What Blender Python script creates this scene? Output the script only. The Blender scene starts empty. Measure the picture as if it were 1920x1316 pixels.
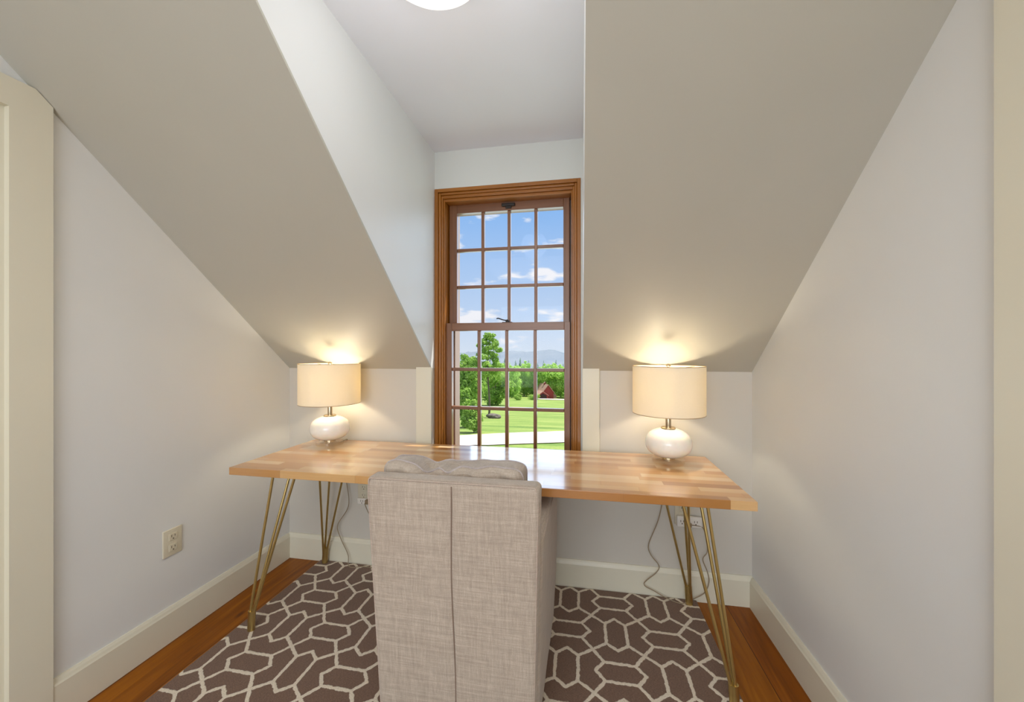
import bpy, bmesh, math, random
from mathutils import Vector, Matrix, noise
random.seed(7)
sc = bpy.context.scene
COL = sc.collection
R = math.radians

# ------------------------------------------------------------------ materials
class NT:
    def __init__(s, name):
        s.m = bpy.data.materials.new(name); s.m.use_nodes = True
        s.t = s.m.node_tree; s.n = s.t.nodes; s.l = s.t.links
        s.n.clear(); s.out = s.n.new('ShaderNodeOutputMaterial')
    def node(s, typ, **kw):
        n = s.n.new(typ)
        for k, v in kw.items():
            if hasattr(n, k) and k not in n.inputs: setattr(n, k, v)
            else: s.put(n.inputs[k], v)
        return n
    def put(s, sock, v):
        if isinstance(v, bpy.types.NodeSocket): s.l.new(v, sock)
        elif v is not None:
            if isinstance(v, (tuple, list)) and len(v) == 3 and sock.type == 'RGBA': v = (*v, 1)
            sock.default_value = v
    def math(s, op, a, b=None, c=None, clamp=False):
        n = s.n.new('ShaderNodeMath'); n.operation = op; n.use_clamp = clamp
        for i, v in enumerate((a, b, c)):
            if v is not None: s.put(n.inputs[i], v)
        return n.outputs[0]
    def mix(s, f, a, b, mode='MIX'):
        n = s.n.new('ShaderNodeMix'); n.data_type = 'RGBA'; n.blend_type = mode
        s.put(n.inputs[0], f); s.put(n.inputs[6], a); s.put(n.inputs[7], b)
        return n.outputs[2]
    def coord(s, kind='Object', scale=(1, 1, 1), rot=(0, 0, 0), loc=(0, 0, 0)):
        c = s.n.new('ShaderNodeTexCoord'); m = s.n.new('ShaderNodeMapping')
        s.l.new(c.outputs[kind], m.inputs[0])
        m.inputs['Scale'].default_value = scale; m.inputs['Rotation'].default_value = rot
        m.inputs['Location'].default_value = loc
        return m.outputs[0]
    def noise(s, vec, scale=5, detail=2, rough=.5, dist=0, out=0):
        n = s.n.new('ShaderNodeTexNoise'); s.put(n.inputs['Vector'], vec)
        n.inputs['Scale'].default_value = scale; n.inputs['Detail'].default_value = detail
        n.inputs['Roughness'].default_value = rough; n.inputs['Distortion'].default_value = dist
        return n.outputs[out]
    def ramp(s, f, stops):
        n = s.n.new('ShaderNodeValToRGB'); s.put(n.inputs[0], f)
        el = n.color_ramp.elements
        while len(el) < len(stops): el.new(.5)
        for e, (p, c) in zip(el, stops):
            e.position = p; e.color = (*c, 1) if len(c) == 3 else c
        return n.outputs[0]
    def bump(s, h, strength=.2, dist=.01):
        n = s.n.new('ShaderNodeBump'); s.put(n.inputs['Height'], h)
        n.inputs['Strength'].default_value = strength; n.inputs['Distance'].default_value = dist
        return n.outputs[0]
    def bsdf(s, **kw):
        n = s.n.new('ShaderNodeBsdfPrincipled')
        for k, v in kw.items(): s.put(n.inputs[k.replace('_', ' ')], v)
        s.l.new(n.outputs[0], s.out.inputs[0]); return n

def srgb(r, g, b):
    f = lambda c: (c/255/12.92) if c/255 <= .04045 else ((c/255+.055)/1.055)**2.4
    return (f(r), f(g), f(b))

def paint(name, col, rough=.6, bump=.03):
    m = NT(name); v = m.coord()
    n = m.noise(v, 3, 2); c = m.mix(n, tuple(x*.97 for x in col), tuple(min(1, x*1.03) for x in col))
    fine = m.noise(v, 260, 2)
    m.bsdf(Base_Color=c, Roughness=rough, Normal=m.bump(fine, bump, .002)); return m.m

WALL = paint('wall_paint', srgb(226, 227, 226), .42)
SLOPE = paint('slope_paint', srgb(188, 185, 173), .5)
CEIL = paint('ceiling_paint', srgb(232, 232, 238), .5)
TRIM = paint('trim_paint', srgb(224, 219, 200), .35, .01)
PLASTIC = paint('ivory_plastic', srgb(214, 206, 184), .3, 0)
WPLASTIC = paint('white_plastic', srgb(235, 230, 222), .3, 0)

def simple(name, col, rough=.5, metal=0, **kw):
    m = NT(name); v = m.coord(); n = m.noise(v, 40, 2)
    c = m.mix(n, tuple(x*.93 for x in col), tuple(min(1, x*1.07) for x in col))
    m.bsdf(Base_Color=c, Roughness=rough, Metallic=metal, **kw); return m.m

BRASS = simple('brass', srgb(196, 172, 112), .3, .9)
NICKEL = simple('champagne_nickel', srgb(205, 185, 155), .22, 1)
BRONZE = simple('dark_bronze', srgb(52, 46, 44), .4, .6)
DARK = simple('slot_dark', srgb(88, 76, 52), .6)
CORD = simple('cord_plastic', srgb(150, 132, 105), .4)
CERAMIC = simple('white_glass', srgb(243, 240, 232), .12, 0, Coat_Weight=.5, Subsurface_Weight=.15)

def wood_trim(name, c1, c2, c3, axis=2, rough=.35):
    m = NT(name); sc_ = [26, 26, 26]; sc_[axis] = 1.2
    v = m.coord(scale=tuple(sc_))
    n = m.noise(v, 1.2, 4, .6, .6)
    c = m.ramp(n, [(.25, c1), (.5, c2), (.75, c3)])
    m.bsdf(Base_Color=c, Roughness=rough, Coat_Weight=.2, Coat_Roughness=.2, Normal=m.bump(n, .01, .001)); return m.m
FIRZ = wood_trim('fir_casing_upright', srgb(144, 86, 16), srgb(156, 95, 21), srgb(168, 106, 28))
FIRX = wood_trim('fir_casing_across', srgb(140, 82, 16), srgb(152, 92, 21), srgb(164, 102, 28), 0)
SASHZ = wood_trim('sash_upright', srgb(108, 68, 40), srgb(124, 80, 48), srgb(138, 92, 58))
SASHX = wood_trim('sash_across', srgb(106, 66, 40), srgb(122, 78, 48), srgb(136, 90, 58), 0)
PINKOUT = paint('outer_stop_paint', srgb(188, 158, 140), .7)

def floor_mat():
    m = NT('pine_floor'); v = m.coord()
    sx = m.n.new('ShaderNodeSeparateXYZ'); m.put(sx.inputs[0], v)
    W = .19
    row = m.math('FLOOR', m.math('DIVIDE', m.math('ADD', sx.outputs[0], .045), W))
    fr = m.math('FRACT', m.math('DIVIDE', m.math('ADD', sx.outputs[0], .045), W))
    wn = m.node('ShaderNodeTexWhiteNoise', noise_dimensions='1D'); m.put(wn.inputs['W'], row)
    cx = m.n.new('ShaderNodeCombineXYZ')
    m.put(cx.inputs[0], m.math('MULTIPLY', sx.outputs[0], 26)); m.put(cx.inputs[1], m.math('MULTIPLY', sx.outputs[1], 1.7))
    m.put(cx.inputs[2], m.math('MULTIPLY', wn.outputs[0], 37))
    g = m.noise(cx.outputs[0], 1.0, 5, .55, .9)
    base = m.ramp(g, [(.22, srgb(108, 58, 0)), (.5, srgb(148, 86, 0)), (.8, srgb(180, 114, 10))])
    tint = m.mix(wn.outputs[0], srgb(236, 220, 200), (1, 1, 1)); c = m.mix(1, base, tint, 'MULTIPLY')
    vor = m.node('ShaderNodeTexVoronoi', feature='F1'); m.put(vor.inputs['Vector'], m.coord(scale=(6.2, 2.8, 1))); vor.inputs['Scale'].default_value = 1
    kn = m.math('SUBTRACT', 1, m.math('DIVIDE', vor.outputs['Distance'], .1), clamp=True)
    c = m.mix(m.math('MULTIPLY', kn, .9), c, srgb(66, 24, 6))
    gap = m.math('GREATER_THAN', m.math('ABSOLUTE', m.math('SUBTRACT', fr, .5)), .493)
    c = m.mix(gap, c, srgb(60, 24, 6))
    m.bsdf(Base_Color=c, Roughness=.38, Specular_IOR_Level=.25, Normal=m.bump(gap, -.4, .002)); return m.m
FLOOR = floor_mat()

def butcher(name, axis_row='Y'):
    # staves run along X, rows across Y (or Z for the end faces)
    m = NT(name); v = m.coord()
    sx = m.n.new('ShaderNodeSeparateXYZ'); m.put(sx.inputs[0], v)
    W = .043
    y = m.math('DIVIDE', m.math('ADD', sx.outputs[1], .297), W); row = m.math('FLOOR', y); fy = m.math('FRACT', y)
    w1 = m.node('ShaderNodeTexWhiteNoise', noise_dimensions='1D'); m.put(w1.inputs['W'], row)
    x = m.math('ADD', m.math('DIVIDE', sx.outputs[0], .36), m.math('MULTIPLY', w1.outputs[0], 7.31))
    cell = m.math('FLOOR', x); fx = m.math('FRACT', x)
    cv = m.n.new('ShaderNodeCombineXYZ'); m.put(cv.inputs[0], row); m.put(cv.inputs[1], cell)
    w2 = m.node('ShaderNodeTexWhiteNoise', noise_dimensions='2D'); m.put(w2.inputs['Vector'], cv.outputs[0])
    c = m.ramp(w2.outputs[0], [(0, srgb(172, 116, 52)), (.2, srgb(204, 152, 88)), (.45, srgb(216, 168, 106)), (.65, srgb(232, 194, 140)), (.85, srgb(240, 212, 168)), (1, srgb(188, 132, 66))])
    gv = m.n.new('ShaderNodeCombineXYZ')
    m.put(gv.inputs[0], m.math('MULTIPLY', sx.outputs[0], 6)); m.put(gv.inputs[1], m.math('MULTIPLY', sx.outputs[1], 130))
    m.put(gv.inputs[2], m.math('ADD', m.math('MULTIPLY', w2.outputs[0], 50), m.math('MULTIPLY', sx.outputs[2], 120)))
    g = m.noise(gv.outputs[0], 1, 4, .6, .5)
    c = m.mix(m.math('MULTIPLY', g, .55), c, srgb(176, 116, 58))
    e = m.math('MAXIMUM', m.math('GREATER_THAN', m.math('ABSOLUTE', m.math('SUBTRACT', fy, .5)), .488),
               m.math('GREATER_THAN', m.math('ABSOLUTE', m.math('SUBTRACT', fx, .5)), .4975))
    c = m.mix(m.math('MULTIPLY', e, .35), c, srgb(140, 86, 38))
    m.bsdf(Base_Color=c, Roughness=.3, Coat_Weight=1.0, Coat_Roughness=.12, Coat_IOR=1.8); return m.m
BUTCHER = butcher('butcher_block')

def linen(name, c1, c2, c3):
    m = NT(name)
    a = m.noise(m.coord(scale=(12, 12, 300)), 1, 3, .75)       # weft streaks
    b = m.noise(m.coord(scale=(300, 300, 12)), 1, 3, .75)     # warp streaks
    a2 = m.noise(m.coord(scale=(3.5, 3.5, 110)), 1, 4, .8); b2 = m.noise(m.coord(scale=(110, 110, 3.5)), 1, 4, .8)
    fine = m.noise(m.coord(scale=(1, 1, 1)), 700, 2)
    big = m.noise(m.coord(), 7, 3)
    s = m.math('ADD', m.math('MULTIPLY', m.math('ADD', a, a2), .26), m.math('MULTIPLY', m.math('ADD', b, b2), .24))
    s2 = m.math('ADD', m.math('MULTIPLY', s, .8), m.math('MULTIPLY', fine, .2))
    c = m.ramp(s2, [(.38, c1), (.5, c2), (.62, c3)])
    c = m.mix(m.math('MULTIPLY', big, .3), c, c2)
    m.bsdf(Base_Color=c, Roughness=.9, Sheen_Weight=.25, Normal=m.bump(s2, .35, .003)); return m.m
LINEN = linen('linen', srgb(146, 132, 118), srgb(177, 162, 147), srgb(210, 197, 181))

def rug_mat():
    m = NT('rug_trellis'); S = .2105
    v = m.coord(loc=(-.365/S, -1.753/S, 0), scale=(1/S, 1/S, 1))
    wob = m.noise(m.coord(scale=(60, 60, 60)), 1, 2, .5, 0, 1)
    vs = m.n.new('ShaderNodeVectorMath'); vs.operation = 'SUBTRACT'; m.put(vs.inputs[0], wob); vs.inputs[1].default_value = (.5, .5, .5)
    vm = m.n.new('ShaderNodeVectorMath'); vm.operation = 'MULTIPLY_ADD'
    m.put(vm.inputs[0], vs.outputs[0]); vm.inputs[1].default_value = (.05, .05, 0); m.put(vm.inputs[2], v)
    sx = m.n.new('ShaderNodeSeparateXYZ'); m.put(sx.inputs[0], vm.outputs[0])
    cx = m.math('FLOOR', m.math('ADD', sx.outputs[0], .5)); cy = m.math('FLOOR', m.math('ADD', sx.outputs[1], .5))
    fx = m.math('ABSOLUTE', m.math('SUBTRACT', sx.outputs[0], cx)); fy = m.math('ABSOLUTE', m.math('SUBTRACT', sx.outputs[1], cy))
    par = m.math('FLOORED_MODULO', m.math('ADD', cx, cy), 2)
    inv = m.math('SUBTRACT', 1, par)
    gx = m.math('ADD', m.math('MULTIPLY', fx, inv), m.math('MULTIPLY', fy, par))
    gy = m.math('ADD', m.math('MULTIPLY', fy, inv), m.math('MULTIPLY', fx, par))
    def seg(x0, y0, x1, y1):
        dx, dy = x1-x0, y1-y0; L = dx*dx+dy*dy
        px = m.math('SUBTRACT', gx, x0); py = m.math('SUBTRACT', gy, y0)
        h = m.math('DIVIDE', m.math('ADD', m.math('MULTIPLY', px, dx), m.math('MULTIPLY', py, dy)), L, clamp=True)
        ex = m.math('SUBTRACT', px, m.math('MULTIPLY', h, dx)); ey = m.math('SUBTRACT', py, m.math('MULTIPLY', h, dy))
        return m.math('SQRT', m.math('ADD', m.math('MULTIPLY', ex, ex), m.math('MULTIPLY', ey, ey)))
    d = m.math('MINIMUM', m.math('MINIMUM', seg(0, .215, .29, .215), seg(.29, .215, .46, 0)), seg(.29, .215, .5, .5))
    f = m.n.new('ShaderNodeMapRange'); f.interpolation_type = 'SMOOTHSTEP'
    m.put(f.inputs[0], d); f.inputs[1].default_value = .026; f.inputs[2].default_value = .040
    f.inputs[3].default_value = 1; f.inputs[4].default_value = 0
    tuft = m.noise(m.coord(scale=(160, 520, 100)), 1, 2)
    ridg = m.node('ShaderNodeTexWave', wave_type='BANDS', bands_direction='Y'); m.put(ridg.inputs['Vector'], m.coord()); ridg.inputs['Scale'].default_value = 55; ridg.inputs['Distortion'].default_value = 1.5
    br = m.ramp(tuft, [(.3, srgb(96, 71, 56)), (.7, srgb(138, 108, 88))])
    br = m.mix(m.math('MULTIPLY', ridg.outputs[1], .18), br, srgb(74, 54, 46))
    iv = m.ramp(tuft, [(.3, srgb(206, 192, 170)), (.7, srgb(240, 230, 212))])
    c = m.mix(f.outputs[0], br, iv)
    hgt = m.math('ADD', f.outputs[0], m.math('MULTIPLY', tuft, .5))
    m.bsdf(Base_Color=c, Roughness=.95, Sheen_Weight=.2, Normal=m.bump(hgt, .5, .004)); return m.m
RUG = rug_mat()

def shade_mat():
    m = NT('lamp_shade_fabric'); v = m.coord(scale=(1, 1, 1))
    n = m.noise(v, 300, 2); c = m.mix(n, srgb(244, 240, 226), srgb(252, 249, 238))
    d = m.node('ShaderNodeBsdfDiffuse'); m.put(d.inputs[0], c)
    t = m.node('ShaderNodeBsdfTranslucent'); m.put(t.inputs[0], srgb(252, 236, 200))
    mx = m.node('ShaderNodeMixShader'); mx.inputs[0].default_value = .30
    m.l.new(d.outputs[0], mx.inputs[1]); m.l.new(t.outputs[0], mx.inputs[2]); m.l.new(mx.outputs[0], m.out.inputs[0]); return m.m
SHADE = shade_mat()

def glass_mat(name, tint=(1, 1, 1), rough=0.0, k=1):
    m = NT(name)
    fr = m.node('ShaderNodeFresnel'); fr.inputs[0].default_value = 1.45
    t = m.node('ShaderNodeBsdfTransparent'); t.inputs[0].default_value = (*tint, 1)
    g = m.node('ShaderNodeBsdfGlossy'); g.inputs['Roughness'].default_value = rough
    bf = m.node('ShaderNodeNewGeometry')
    mx = m.node('ShaderNodeMixShader'); m.put(mx.inputs[0], m.math('MULTIPLY', fr.outputs[0], m.math('MULTIPLY', m.math('SUBTRACT', 1, bf.outputs['Backfacing']), k)))
    m.l.new(t.outputs[0], mx.inputs[1]); m.l.new(g.outputs[0], mx.inputs[2]); m.l.new(mx.outputs[0], m.out.inputs[0]); return m.m
PANE = glass_mat('window_glass', (.97, .98, .98), 0, .3)
ACRYLIC = glass_mat('clear_acrylic', (.985, .96, .92), .03, .8)

def emit(name, col, st):
    m = NT(name); n = m.noise(m.coord(), 8); c = m.mix(m.math('MULTIPLY', n, .1), col, (1, .95, .85))
    e = m.node('ShaderNodeEmission'); m.put(e.inputs[0], c); e.inputs[1].default_value = st
    m.l.new(e.outputs[0], m.out.inputs[0]); return m.m
DOME = emit('glowing_dome', (1, .98, .93), 1.3)
m = NT('warm_bulb'); n = m.noise(m.coord(), 8); e = m.node('ShaderNodeEmission'); m.put(e.inputs[0], m.mix(n, (1, .82, .6), (1, .88, .7))); e.inputs[1].default_value = 6
t = m.node('ShaderNodeBsdfTransparent'); mx = m.node('ShaderNodeMixShader'); mx.inputs[0].default_value = .25
m.l.new(t.outputs[0], mx.inputs[1]); m.l.new(e.outputs[0], mx.inputs[2]); m.l.new(mx.outputs[0], m.out.inputs[0]); BULB = m.m

# ------------------------------------------------------------------ mesh helpers
def link(name, bm, mat, parent=None, smooth=False, loc=None):
    me = bpy.data.meshes.new(name)
    bmesh.ops.recalc_face_normals(bm, faces=bm.faces)
    bm.to_mesh(me); bm.free()
    if smooth:
        for p in me.polygons: p.use_smooth = True
    for m in (mat if isinstance(mat, list) else [mat]): me.materials.append(m)
    o = bpy.data.objects.new(name, me); COL.objects.link(o)
    if parent: o.parent = parent
    if loc: o.location = loc
    return o
def struct(name, bm, mat, parent=None, smooth=False):
    o = link(name, bm, mat, parent, smooth)
    if not parent: o['kind'] = 'structure'
    return o
def tag(o, label, cat, group=None, kind=None):
    o['label'] = label; o['category'] = cat
    if group: o['group'] = group
    if kind: o['kind'] = kind
    return o
def empty(name, loc=(0, 0, 0), rz=0, label=None, cat=None, group=None):
    o = bpy.data.objects.new(name, None); COL.objects.link(o); o.location = loc; o.rotation_euler = (0, 0, rz)
    o.empty_display_size = .1
    if label: tag(o, label, cat, group)
    return o
def shadeauto(o, ang=35):
    for p in o.data.polygons: p.use_smooth = True
    o.data.set_sharp_from_angle(angle=R(ang)); return o
def box(bm, x0, x1, y0, y1, z0, z1, bev=0, seg=2):
    vs = [bm.verts.new((x, y, z)) for x in (x0, x1) for y in (y0, y1) for z in (z0, z1)]
    fs = [(0, 1, 3, 2), (4, 6, 7, 5), (0, 4, 5, 1), (2, 3, 7, 6), (0, 2, 6, 4), (1, 5, 7, 3)]
    F = [bm.faces.new([vs[i] for i in f]) for f in fs]
    if bev:
        es = list({e for f in F for e in f.edges})
        bmesh.ops.bevel(bm, geom=es, offset=bev, segments=seg, affect='EDGES', profile=.5)
    return bm
def B(*a, **k): return box(bmesh.new(), *a, **k)
def prism(bm, pts, axis, a, b):
    """polygon pts (2D) extruded along axis from a to b"""
    def P(p, t):
        return {'x': (t, p[0], p[1]), 'y': (p[0], t, p[1]), 'z': (p[0], p[1], t)}[axis]
    v0 = [bm.verts.new(P(p, a)) for p in pts]; v1 = [bm.verts.new(P(p, b)) for p in pts]
    n = len(pts)
    bm.faces.new(v0); bm.faces.new(v1[::-1])
    for i in range(n): bm.faces.new((v0[i], v0[(i+1) % n], v1[(i+1) % n], v1[i]))
    return bm
def lathe(bm, prof, n=48, c=(0, 0, 0), closed=False):
    rings = []
    for r, z in prof:
        if r < 1e-6: rings.append([bm.verts.new((c[0], c[1], c[2]+z))])
        else: rings.append([bm.verts.new((c[0]+r*math.cos(2*math.pi*i/n), c[1]+r*math.sin(2*math.pi*i/n), c[2]+z)) for i in range(n)])
    pairs = list(zip(rings, rings[1:])) + ([(rings[-1], rings[0])] if closed else [])
    for a, b in pairs:
        for i in range(n):
            j = (i+1) % n
            q = [a[i % len(a)], a[j % len(a)], b[j % len(b)], b[i % len(b)]]
            u = []
            for x in q:
                if x not in u: u.append(x)
            if len(u) > 2: bm.faces.new(u)
    return bm
def tube(bm, pts, r, n=10, cap=True, rs=None):
    pts = [Vector(p) for p in pts]; rings = []
    prev = None
    for i, p in enumerate(pts):
        t = (pts[min(i+1, len(pts)-1)] - pts[max(i-1, 0)]).normalized()
        if prev is None:
            u = t.orthogonal().normalized()
        else:
            u = (prev - t*prev.dot(t)).normalized()
        prev = u; w = t.cross(u); rr = rs[i] if rs else r
        rings.append([bm.verts.new(p + (u*math.cos(2*math.pi*k/n)+w*math.sin(2*math.pi*k/n))*rr) for k in range(n)])
    for a, b in zip(rings, rings[1:]):
        for k in range(n): bm.faces.new((a[k], a[(k+1) % n], b[(k+1) % n], b[k]))
    if cap: bm.faces.new(rings[0][::-1]); bm.faces.new(rings[-1])
    return bm
def spline(pts, k=8):
    pts = [Vector(p) for p in pts]; out = []
    P = [pts[0]*2-pts[1]] + pts + [pts[-1]*2-pts[-2]]
    for i in range(1, len(P)-2):
        for j in range(k):
            t = j/k; a, b, c, d = P[i-1:i+3]
            out.append(.5*((2*b)+(c-a)*t+(2*a-5*b+4*c-d)*t*t+(3*b-a-3*c+d)*t**3))
    out.append(pts[-1]); return out

# ------------------------------------------------------------------ room constants
XL, XR, YB = -1.776, .84, 2.085
KZ, SL = 1.165, .855           # knee wall height, roof slope
CZ = 2.44
def sz(y): return KZ + SL*(YB-y)
YT = YB-(CZ-KZ)/SL             # where slope meets flat ceiling
YN = -2.6                      # wall behind the camera
DX0, DX1 = -.848, .012         # dormer cheeks
YW = 2.135

struct('floor', B(XL-.1, XR+.1, YN-.1, YB+.12, -.12, 0), FLOOR)

# left wall with doorway
DY0, DY1, DZ = .03, .895, 2.036
bm = bmesh.new()
prism(bm, [(DY1, 0), (YB, 0), (YB, KZ), (YT, CZ), (DY1, CZ)] if YT > DY1 else [(DY1, 0), (YB, 0), (YB, KZ), (DY1, sz(DY1))], 'x', XL-.12, XL)
prism(bm, [(DY0, DZ), (DY1, DZ), (DY1, sz(DY1)), (YT, CZ), (DY0, CZ)], 'x', XL-.12, XL)
prism(bm, [(YN, 0), (DY0, 0), (DY0, CZ), (YN, CZ)], 'x', XL-.12, XL)
struct('wall_left', bm, WALL)
bm = bmesh.new()
prism(bm, [(.828, 0), (YB, 0), (YB, KZ), (.828, sz(.828))], 'x', XR, XR+.12)
prism(bm, [(-.035, DZ), (.828, DZ), (.828, sz(.828)), (YT, CZ), (-.035, CZ)], 'x', XR, XR+.12)
prism(bm, [(YN, 0), (-.035, 0), (-.035, CZ), (YN, CZ)], 'x', XR, XR+.12)
struct('wall_right', bm, WALL)
struct('wall_rear', B(XL-.12, XR+.12, YN-.12, YN, 0, CZ), WALL)
# knee wall (with the window gap)
bm = bmesh.new()
box(bm, XL-.12, DX0, YB, YB+.12, 0, KZ+.001); box(bm, DX1, XR+.12, YB, YB+.12, 0, KZ+.001); box(bm, DX0, DX1, YB, YB+.12, 0, .60)
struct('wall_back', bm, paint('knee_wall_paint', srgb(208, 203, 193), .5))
# slopes
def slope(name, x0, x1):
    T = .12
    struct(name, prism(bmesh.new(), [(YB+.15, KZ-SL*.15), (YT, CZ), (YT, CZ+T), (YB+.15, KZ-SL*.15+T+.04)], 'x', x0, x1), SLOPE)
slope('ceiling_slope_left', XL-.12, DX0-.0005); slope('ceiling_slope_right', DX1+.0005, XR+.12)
struct('ceiling', B(XL-.12, XR+.12, YN-.12, YT, CZ, CZ+.1), CEIL)
struct('ceiling_dormer', B(DX0-.1, DX1+.1, YT, YW+.2, CZ, CZ+.1), CEIL)
def cheek(name, x0, x1):
    struct(name, prism(bmesh.new(), [(YB+.01, KZ+.004), (YB+.3, KZ+.004), (YB+.3, CZ), (YT+.012, CZ)], 'x', x0, x1), WALL)
cheek('wall_dormer_left', DX0-.1, DX0); cheek('wall_dormer_right', DX1, DX1+.1)
bm = B(DX0, DX1, YW, YW+.17, 2.222, CZ); box(bm, DX1-.0115, DX1, YW, YW+.17, .6, 2.222)
struct('wall_dormer_front', bm, paint('header_paint', srgb(212, 213, 207), .5))
# lower side returns of the opening between knee wall and window
# ------------------------------------------------------------------ baseboards and trims
def baseb(name, pts_prof, kind, a, b, mirror=1):
    pass
bt, bh = .017, .150
def bprof(s, w):   # profile (offset from wall, z)
    return [(w, 0), (w+s*bt, 0), (w+s*bt, bh-.022), (w+s*(bt-.003), bh-.016), (w+s*(bt-.006), bh-.008), (w+s*.006, bh), (w, bh)]
struct('baseboard_back', prism(bmesh.new(), [(p[0], p[1]) for p in bprof(-1, YB)], 'x', XL, XR), TRIM)
def side_base(name, x, s, y0, y1):
    struct(name, prism(bmesh.new(), bprof(s, x), 'y', y0, y1), TRIM)
side_base('baseboard_left', XL, 1, DY1+.1, YB-bt); side_base('baseboard_right', XR, -1, .93, YB-bt)
side_base('baseboard_left_rear', XL, 1, YN, DY0-.11); side_base('baseboard_right_rear', XR, -1, YN, -.137)
# boards beside the window on the knee wall
struct('trim_1', B(-.936, DX0+.004, YB-.014, YB, .52, KZ+.012, bev=.002), TRIM)
struct('trim_2', B(DX1-.003, .098, YB-.014, YB, .52, KZ+.012, bev=.002), TRIM)
# door casings, clipped by the roof slope
def door(n, x, s, y0, y1):
    w = .102; t = .02; xa, xb = (x, x+s*t) if s > 0 else (x-t, x)
    bm = bmesh.new()
    yo = y1+w; zt = 2.128; ycut = YB-(zt-KZ)/SL
    prism(bm, [(y1, 0), (yo, 0), (yo, min(zt, sz(yo)-.003)), (min(yo, ycut-.004), zt), (y0-w, zt), (y0-w, 0), (y0, 0), (y0, DZ), (y1, DZ)], 'x', xa, xb)
    o = struct('door_%d' % n, bm, TRIM)
    # jamb lining and stop
    j0, j1 = (x-.12, x) if s > 0 else (x, x+.12)
    bm = bmesh.new()
    box(bm, j0, j1, y1-.012, y1, 0, DZ); box(bm, j0, j1, y0, y0+.012, 0, DZ); box(bm, j0, j1, y0+.012, y1-.012, DZ-.012, DZ)
    link('door_jamb', bm, TRIM, o)
    d0, d1 = (x-.095, x-.06) if s > 0 else (x+.06, x+.095)
    leaf = link('door_leaf', B(d0, d1, y0+.013, y1-.013, .006, DZ-.014, bev=.002), simple('door_paint_%d' % n, srgb(196, 184, 146), .45), o)
    f = d1 if s > 0 else d0
    for (za, zb) in ((.2, .95), (1.08, 1.88)):
        for (ya, yb) in ((y0+.12, (y0+y1)/2-.05), ((y0+y1)/2+.05, y1-.12)):
            link('door_panel', B(min(f, f+s*.006), max(f, f+s*.006), ya, yb, za, zb, bev=.004), leaf.data.materials[0], leaf)
    kn = bmesh.new(); lathe(kn, [(0, 0), (.026, 0), (.026, .006), (.01, .012), (.01, .03), (.026, .04), (.03, .052), (.022, .062), (0, .065)], 24)
    bmesh.ops.rotate(kn, verts=kn.verts, cent=(0, 0, 0), matrix=Matrix.Rotation(s*R(90), 3, 'Y'))
    bmesh.ops.translate(kn, verts=kn.verts, vec=(f, y0+.08, .95))
    link('door_knob', kn, NICKEL, leaf, True)
door(1, XL, 1, DY0, DY1); door(2, XR, -1, -.035, .828)

# ------------------------------------------------------------------ window
WIN = empty('window_1'); WIN['kind'] = 'structure'
WZ0, WZ1 = .63, 2.222
def frame_ring(bm, x0, x1, z0, z1, w, ya, yb, bev=.002, bottom=True):
    box(bm, x0, x0+w, ya, yb, z0, z1, bev=bev); box(bm, x1-w, x1, ya, yb, z0, z1, bev=bev)
    box(bm, x0+w, x1-w, ya, yb, z1-w, z1, bev=bev)
    if bottom: box(bm, x0+w, x1-w, ya, yb, z0, z0+w, bev=bev)
xl, xr = DX0+.001, DX1-.012
def upr(bm, steps, z1s):
    for (a, b, ya, yb), z in zip(steps, z1s): pass
# uprights: outer flat, raised bead, inner jamb
bm = bmesh.new()
for s, x in ((1, xl), (-1, xr)):
    X = lambda a: x+s*a
    def bb(a, b, ya, yb, z1, bev=.002): box(bm, min(X(a), X(b)), max(X(a), X(b)), ya, yb, WZ0, z1, bev=bev)
    bb(0, .020, YW-.004, YW+.16, WZ1-.0)
    bb(.020, .034, YW+.006, YW+.16, WZ1-.020, .004)
    bb(.034, .044, YW+.017, YW+.16, WZ1-.034)
    bb(.044, .052, YW+.030, YW+.16, WZ1-.044)
link('casing_upright', bm, FIRZ, WIN)
bm = bmesh.new()
box(bm, xl+.02, xr-.02, YW-.004, YW+.16, WZ1-.020, WZ1, bev=.002)
box(bm, xl+.034, xr-.034, YW+.006, YW+.16, WZ1-.034, WZ1-.020, bev=.004)
box(bm, xl+.044, xr-.044, YW+.017, YW+.16, WZ1-.050, WZ1-.034, bev=.002)
box(bm, xl+.052, xr-.052, YW+.030, YW+.16, WZ1-.066, WZ1-.050, bev=.002)
link('casing_head', bm, FIRX, WIN)
bm = bmesh.new(); box(bm, DX0+.001, DX1-.001, YW-.03, YW+.2, .605, .632, bev=.004); link('window_sill', bm, FIRX, WIN)
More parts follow.
